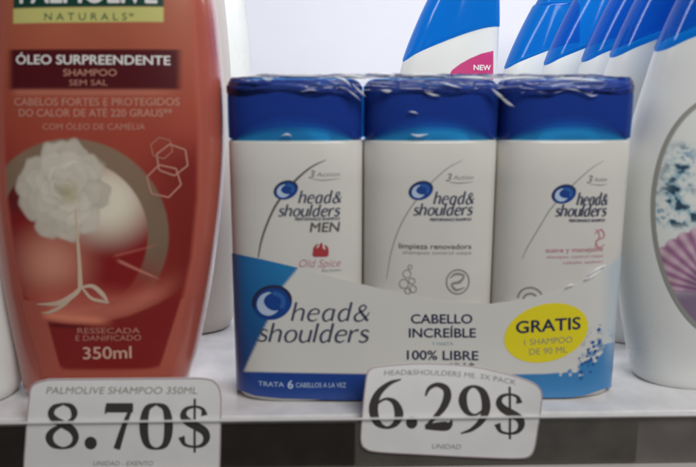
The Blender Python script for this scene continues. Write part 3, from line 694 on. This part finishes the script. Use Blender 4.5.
def tall_bottle(dx, Y, label, group):
    root = empty('tall_shampoo_bottle', (.21+dx, Y, 0), label, 'shampoo bottle', group)
    sh = lambda L: [[p+Vector((dx, Y, 0)) for p in r] for r in L]
    rr = [plain_ring(0, .93), plain_ring(.0008, .965), plain_ring(.003, .99)] + [tall_ring(.006, None, i/48) for i in range(49)]
    v, f = loft(sh(rr), cap1=True); b = mesh_obj('body', v, f, M['white'], root, smooth=True, angle=40)
    v, f = loft(sh([plain_ring(.0006, .975), plain_ring(.0014, .995)])); 
    rr = [tall_ring(None, .246, 0.004, -.0002), tall_ring(None, .246, 0.03, .0005)] + [tall_ring(None, .246, .03+.94*i/24, .0005) for i in range(1, 25)] + [tall_ring(None, .246, 1, -.0006)]
    v, f = loft(sh(rr), cap0=False); c = mesh_obj('cap', v, f, M['cap_row'], root, smooth=True, angle=40)
    rr = [plain_ring(.2464, .93), plain_ring(.2475, .945), plain_ring(.257, .93), plain_ring(.2605, .88), plain_ring(.2615, .7)]
    v, f = loft(sh(rr), cap0=False); mesh_obj('lid', v, f, M['cap_row'], c, smooth=True, angle=40)
    return root, b
ROWG = 'tall white bottles with blue caps in the row at right'
near, near_b = tall_bottle(.1773-NX0, .048, 'front bottle of the right row, white with purple scallop shell print and blue cap', ROWG)
row, row_b = tall_bottle(0, .118, 'second bottle from the front in the right row, directly behind the shell print one', ROWG)
row.location = (.21+.1802-NX0, .118, 0)
for dx, Y, lab in ((.1867-NX0, .188, 'third blue capped bottle from the front in the right row of tall white ones'), (.1782-NX0, .253, 'fourth bottle from the front in the right row, just before the rearmost cap'),
                   (.1697-NX0, .353, 'rearmost bottle of the right row, its whole slanted blue cap showing above the pack')):
    r2 = row.copy(); COL.objects.link(r2); r2.location = (.21+dx, Y, 0); r2['label'] = lab
    for ch in list(row.children):
        c2 = ch.copy(); COL.objects.link(c2); c2.parent = r2
        for g in ch.children:
            g2 = g.copy(); COL.objects.link(g2); g2.parent = c2
ctr, ctr_b = tall_bottle(.0541-NX0, .19, 'single blue capped white bottle with pink NEW flash standing behind the middle of the pack', None)
def tall_place(dx, Y):
    def f(p, lift):
        x, z = at(p[0], p[1], Y-TD+.002); xc, wd = tall_sec(max(.001, z)); u = min(.985, abs(x-dx-xc)/wd)
        return Vector((x, Y - tall_d(z)*(1-u**TN)**(1/TN) - .0002 - lift, z))
    return f
cpl = tall_place(.0541-NX0, .19)
mb = MB(); blob(mb, [(446,80),(452,70),(460,64),(470,58.5),(482,53.5),(496.5,50),(496.5,60),(496.5,80)], cpl, 0); fl = mb.build('pink_flash', M['magenta'], ctr_b)
mb = MB(); text(mb, 'NEW', 474, 493, 70, 5.5, cpl, .03, lift=8e-5); mb.build('flash_lettering', M['white_ink'], fl)
npl = tall_place(.1773-NX0, .048)
# shell art of the near bottle
def shell_art(x, y):
    C = np.ones(x.shape+(3,))*np.array((.72, .74, .70))
    e = np.hypot((x-724)/67, (y-216)/123)
    rim = sst(.950, .962, e)
    # water splash
    n = vnoise(x, y, 9, 1)*.5+vnoise(x, y, 4.5, 2)*.32+vnoise(x, y, 2.4, 3)*.18
    band = np.exp(-((x-(688-(y-150)*.26))/14)**2)*sst(138, 156, y)*(1-sst(216, 230, y))+.9*np.exp(-((y-216)/11)**2)
    a = np.clip(band, 0, 1)*(1-sst(.97, .99, e))
    C = over(C, a*sst(.38, .62, n)*.9, (.17, .36, .46)); C = over(C, a*sst(.60, .66, n), (.03, .06, .10)); C = over(C, np.clip(a-.2, 0, 1)*(1-sst(.25, .36, n))*.9, (.10, .26, .42))
    # scallop fan, hinge low at the right
    hx, hy = 716., 292.; ang = np.degrees(np.arctan2(hy-y, x-hx)); d = np.hypot(x-hx, (y-hy))
    rib = .5+.5*np.cos(R(1)*ang*360/11.)
    sc_ = 66+2.5*np.abs(np.cos(R(1)*ang*180/11.))
    fan = (1-sst(-1.5, 1.5, d-sc_))*(1-sst(.955, .97, e))*sst(20, 30, ang)
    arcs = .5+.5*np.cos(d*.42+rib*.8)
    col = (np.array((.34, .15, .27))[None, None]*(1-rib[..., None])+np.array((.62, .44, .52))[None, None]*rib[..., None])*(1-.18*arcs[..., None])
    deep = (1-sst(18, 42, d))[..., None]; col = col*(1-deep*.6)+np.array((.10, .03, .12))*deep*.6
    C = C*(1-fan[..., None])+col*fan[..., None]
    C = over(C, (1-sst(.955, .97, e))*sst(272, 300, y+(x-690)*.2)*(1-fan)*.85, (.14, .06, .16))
    C = over(C, rim*.95, (.27, .27, .25))
    return C
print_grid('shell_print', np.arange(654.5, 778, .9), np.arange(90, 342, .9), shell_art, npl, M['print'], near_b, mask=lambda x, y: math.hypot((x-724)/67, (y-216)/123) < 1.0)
mb = MB(); strokes(mb, [(ell(724, 216, 66, 121.5, 0, 60, 95, 265), [1]+[3.0]*59+[1])], lambda p, l: npl(p, l+1e-4)); mb.build('print_rim', M['silver'], near_b)
# thin dark seam where each base meets its foot
# ================================================================== PALE BOTTLES AT THE LEFT
def pale_bottle(Y, ys, right, half, d, m, label, ztop, capz, name='pale_bottle'):
    zs, xr = [], []
    for y, r in zip(ys, right):
        x, z = at(r, y, Y); zs.append(z); xr.append(x)
    z0 = np.argsort(zs); zs = [zs[i] for i in z0]; xr = [xr[i] for i in z0]
    xc = max(xr)-half
    root = empty(name, (xc, Y, 0), label, 'shampoo bottle')
    def wd(z): return np.interp(z, zs, xr)-xc
    rr = []; L = [(0, .86), (.001, .92), (.003, .965), (.007, 1)]+[(.007+(ztop-.007)*i/50, 1) for i in range(1, 51)]
    for z, k in L: rr.append(ring(xc, Y, wd(z)*k, d*k*min(1, wd(z)/half+.1), z, 2.5))
    w1 = wd(ztop)
    for k, dz in ((.9, .003), (.75, .006), (.6, .008), (.5, .012)): rr.append(ring(xc, Y, w1*k, d*k, ztop+dz, 2.4))
    v, f = loft(rr); mesh_obj('body', v, f, m, root, smooth=True, angle=45)
    v, f = loft([ring(xc, Y, w1*.62*k, d*.62*k, ztop+.0125+z, 2.3) for z, k in ((0, .97), (.001, 1), (capz, .95), (capz+.004, .88), (capz+.005, .6))]); mesh_obj('cap', v, f, m, root, smooth=True, angle=45)
    return root
pale_bottle(.145, [300, 260, 200, 150, 100, 60, 30, 0, -30], [232.5, 234, 235, 234.5, 232, 229.5, 227, 224, 219], .045, .024, M['ivory'], 'ivory bottle standing directly behind the right edge of the orange red bottle', .235, .03)
pale_bottle(.30, [260, 200, 150, 100, 72, 40, 0, -40], [250, 254, 255, 253.5, 252, 250, 245, 236], .05, .026, M['white'], 'bright white bottle against the back wall, left of the pack caps', .262, .03)
pale_bottle(.032, [398, 380, 350, 300, 240, 200, 100, 0], [19, 20, 18.5, 12, 5, 1, -6, -10], .04, .022, M['white'], 'white bottle cut off by the left edge, beside the orange red bottle', .21, .03)

# ================================================================== PRICE TAGS
def price_tag(outline, Y0, curl, label):
    pts = np.array(crom(outline+[outline[0]], 8)[:-1]); c = pts.mean(0); x, z = at(c[0], c[1], Y0)
    root = empty('price_tag', (x, Y0, z), label, 'price tag', 'price tags on the shelf edge')
    def pl(p, lift): 
        X, Z = at(p[0], p[1], Y0); return Vector((X, Y0+curl(p[0], p[1])-lift, Z))
    n = len(pts); K_ = 8
    ringpts = [[c+(p-c)*k/K_ for p in pts] for k in range(1, K_+1)]
    v = [pl(c, 0)]+[pl(p, 0) for r in ringpts for p in r]; m = len(v); v += [q+Vector((0, .0006, 0)) for q in v[:]]
    f = [(0, 1+i, 1+(i+1) % n) for i in range(n)]
    for k in range(K_-1):
        for i in range(n):
            j = (i+1) % n; f.append((1+k*n+i, 1+(k+1)*n+i, 1+(k+1)*n+j, 1+k*n+j))
    f += [tuple(m+i for i in q)[::-1] for q in f[:]]; o = 1+(K_-1)*n
    f += [(o+i, o+(i+1) % n, m+o+(i+1) % n, m+o+i) for i in range(n)]
    mesh_obj('card', v, f, M['card'], root, smooth=True, angle=40)
    mb = MB(); q = [tuple(c+(p-c)*np.array((.991, .984))) for p in pts]; q.append(q[0])
    v = []
    for i in range(n):
        p = pts[i]; v += [pl(c+(p-c)*np.array((.998, .996)), 6e-5), pl(c+(p-c)*np.array((.988, .976)), 6e-5)]
    mb.add(v, [(2*i, 2*i+1, (2*i+3) % (2*n), (2*i+2) % (2*n)) for i in range(n)]); mb.build('border_print', M['border'], root)
    return root, lambda p, l: pl(p, l+1e-4)
T1 = [(46,380.5),(110,380),(170,379.5),(203,379.5),(216,384),(221,396),(221,420),(220.5,450),(219,474),(213,482),(190,484),(110,484),(40,484),(27,480),(23,470),(25,440),(28,400),(31,386)]
tg, pl = price_tag(T1, -.0050, lambda x, y: .0022*((y-425)/50)**2*(1 if y < 425 else .3), 'white price tag reading 8.70 below the orange red bottle')
mb = MB()
for ch, a in zip('8.70$', ((46,79,403,449), (84.5,97,436.5,449.5), (102.5,136,404,450), (140.5,172,403,449.5), (178,210,399,452.5))): numeral(mb, ch, *a, pl)
mb.build('price_lettering', M['ink'], tg)
mb = MB(); text(mb, 'PALMOLIVE SHAMPOO 350ML', 45.5, 197, 394.5, 7, pl, .01, .15); mb.build('product_lettering', M['olive'], tg)
mb = MB(); text(mb, 'UNIDAD - EXENTO', 93, 153, 466, 5, pl, .01, .2); mb.build('unit_lettering', M['grey'], tg)
T2 = [(378,368.5),(410,366),(440,366),(470,368),(500,373),(522,378.5),(536,384),(541.5,392),(541,406),(538,430),(535,448),(530,456.5),(518,459),(480,458),(420,455),(378,452.5),(365,449),(360.5,441),(361.5,420),(364,395),(367,376),(371,370.5)]
tg, pl = price_tag(T2, -.0050, lambda x, y: .0030*max(0, (430-y)/60)**2 - .0035*max(0, (x-470)/70)**2*max(0, (430-y)/55), 'white curled price tag reading 6.29 below the shrink wrapped pack')
mb = MB()
for ch, a in zip('6.29$', ((370,405,380,428.5), (406,417.5,416.5,428.5), (422,455,385,429.5), (457.5,489.5,386.5,434), (494,524.5,387,439))): numeral(mb, ch, *a, pl)
mb.build('price_lettering', M['ink'], tg)
def arcpl(p, l):
    x, y = p; return pl((x, y+np.interp(x, [384, 420, 450, 480, 518], [0, -.6, .6, 3, 8.5])), l)
mb = MB(); text(mb, 'HEAD&SHOULDERS ME. 3X PACK', 384.5, 516, 377, 5, arcpl, .01, .1); mb.build('product_lettering', M['grey'], tg)
mb = MB(); text(mb, 'UNIDAD', 432, 461, 448.5, 5, pl, .01, .2, slope=.02); mb.build('unit_lettering', M['grey'], tg)
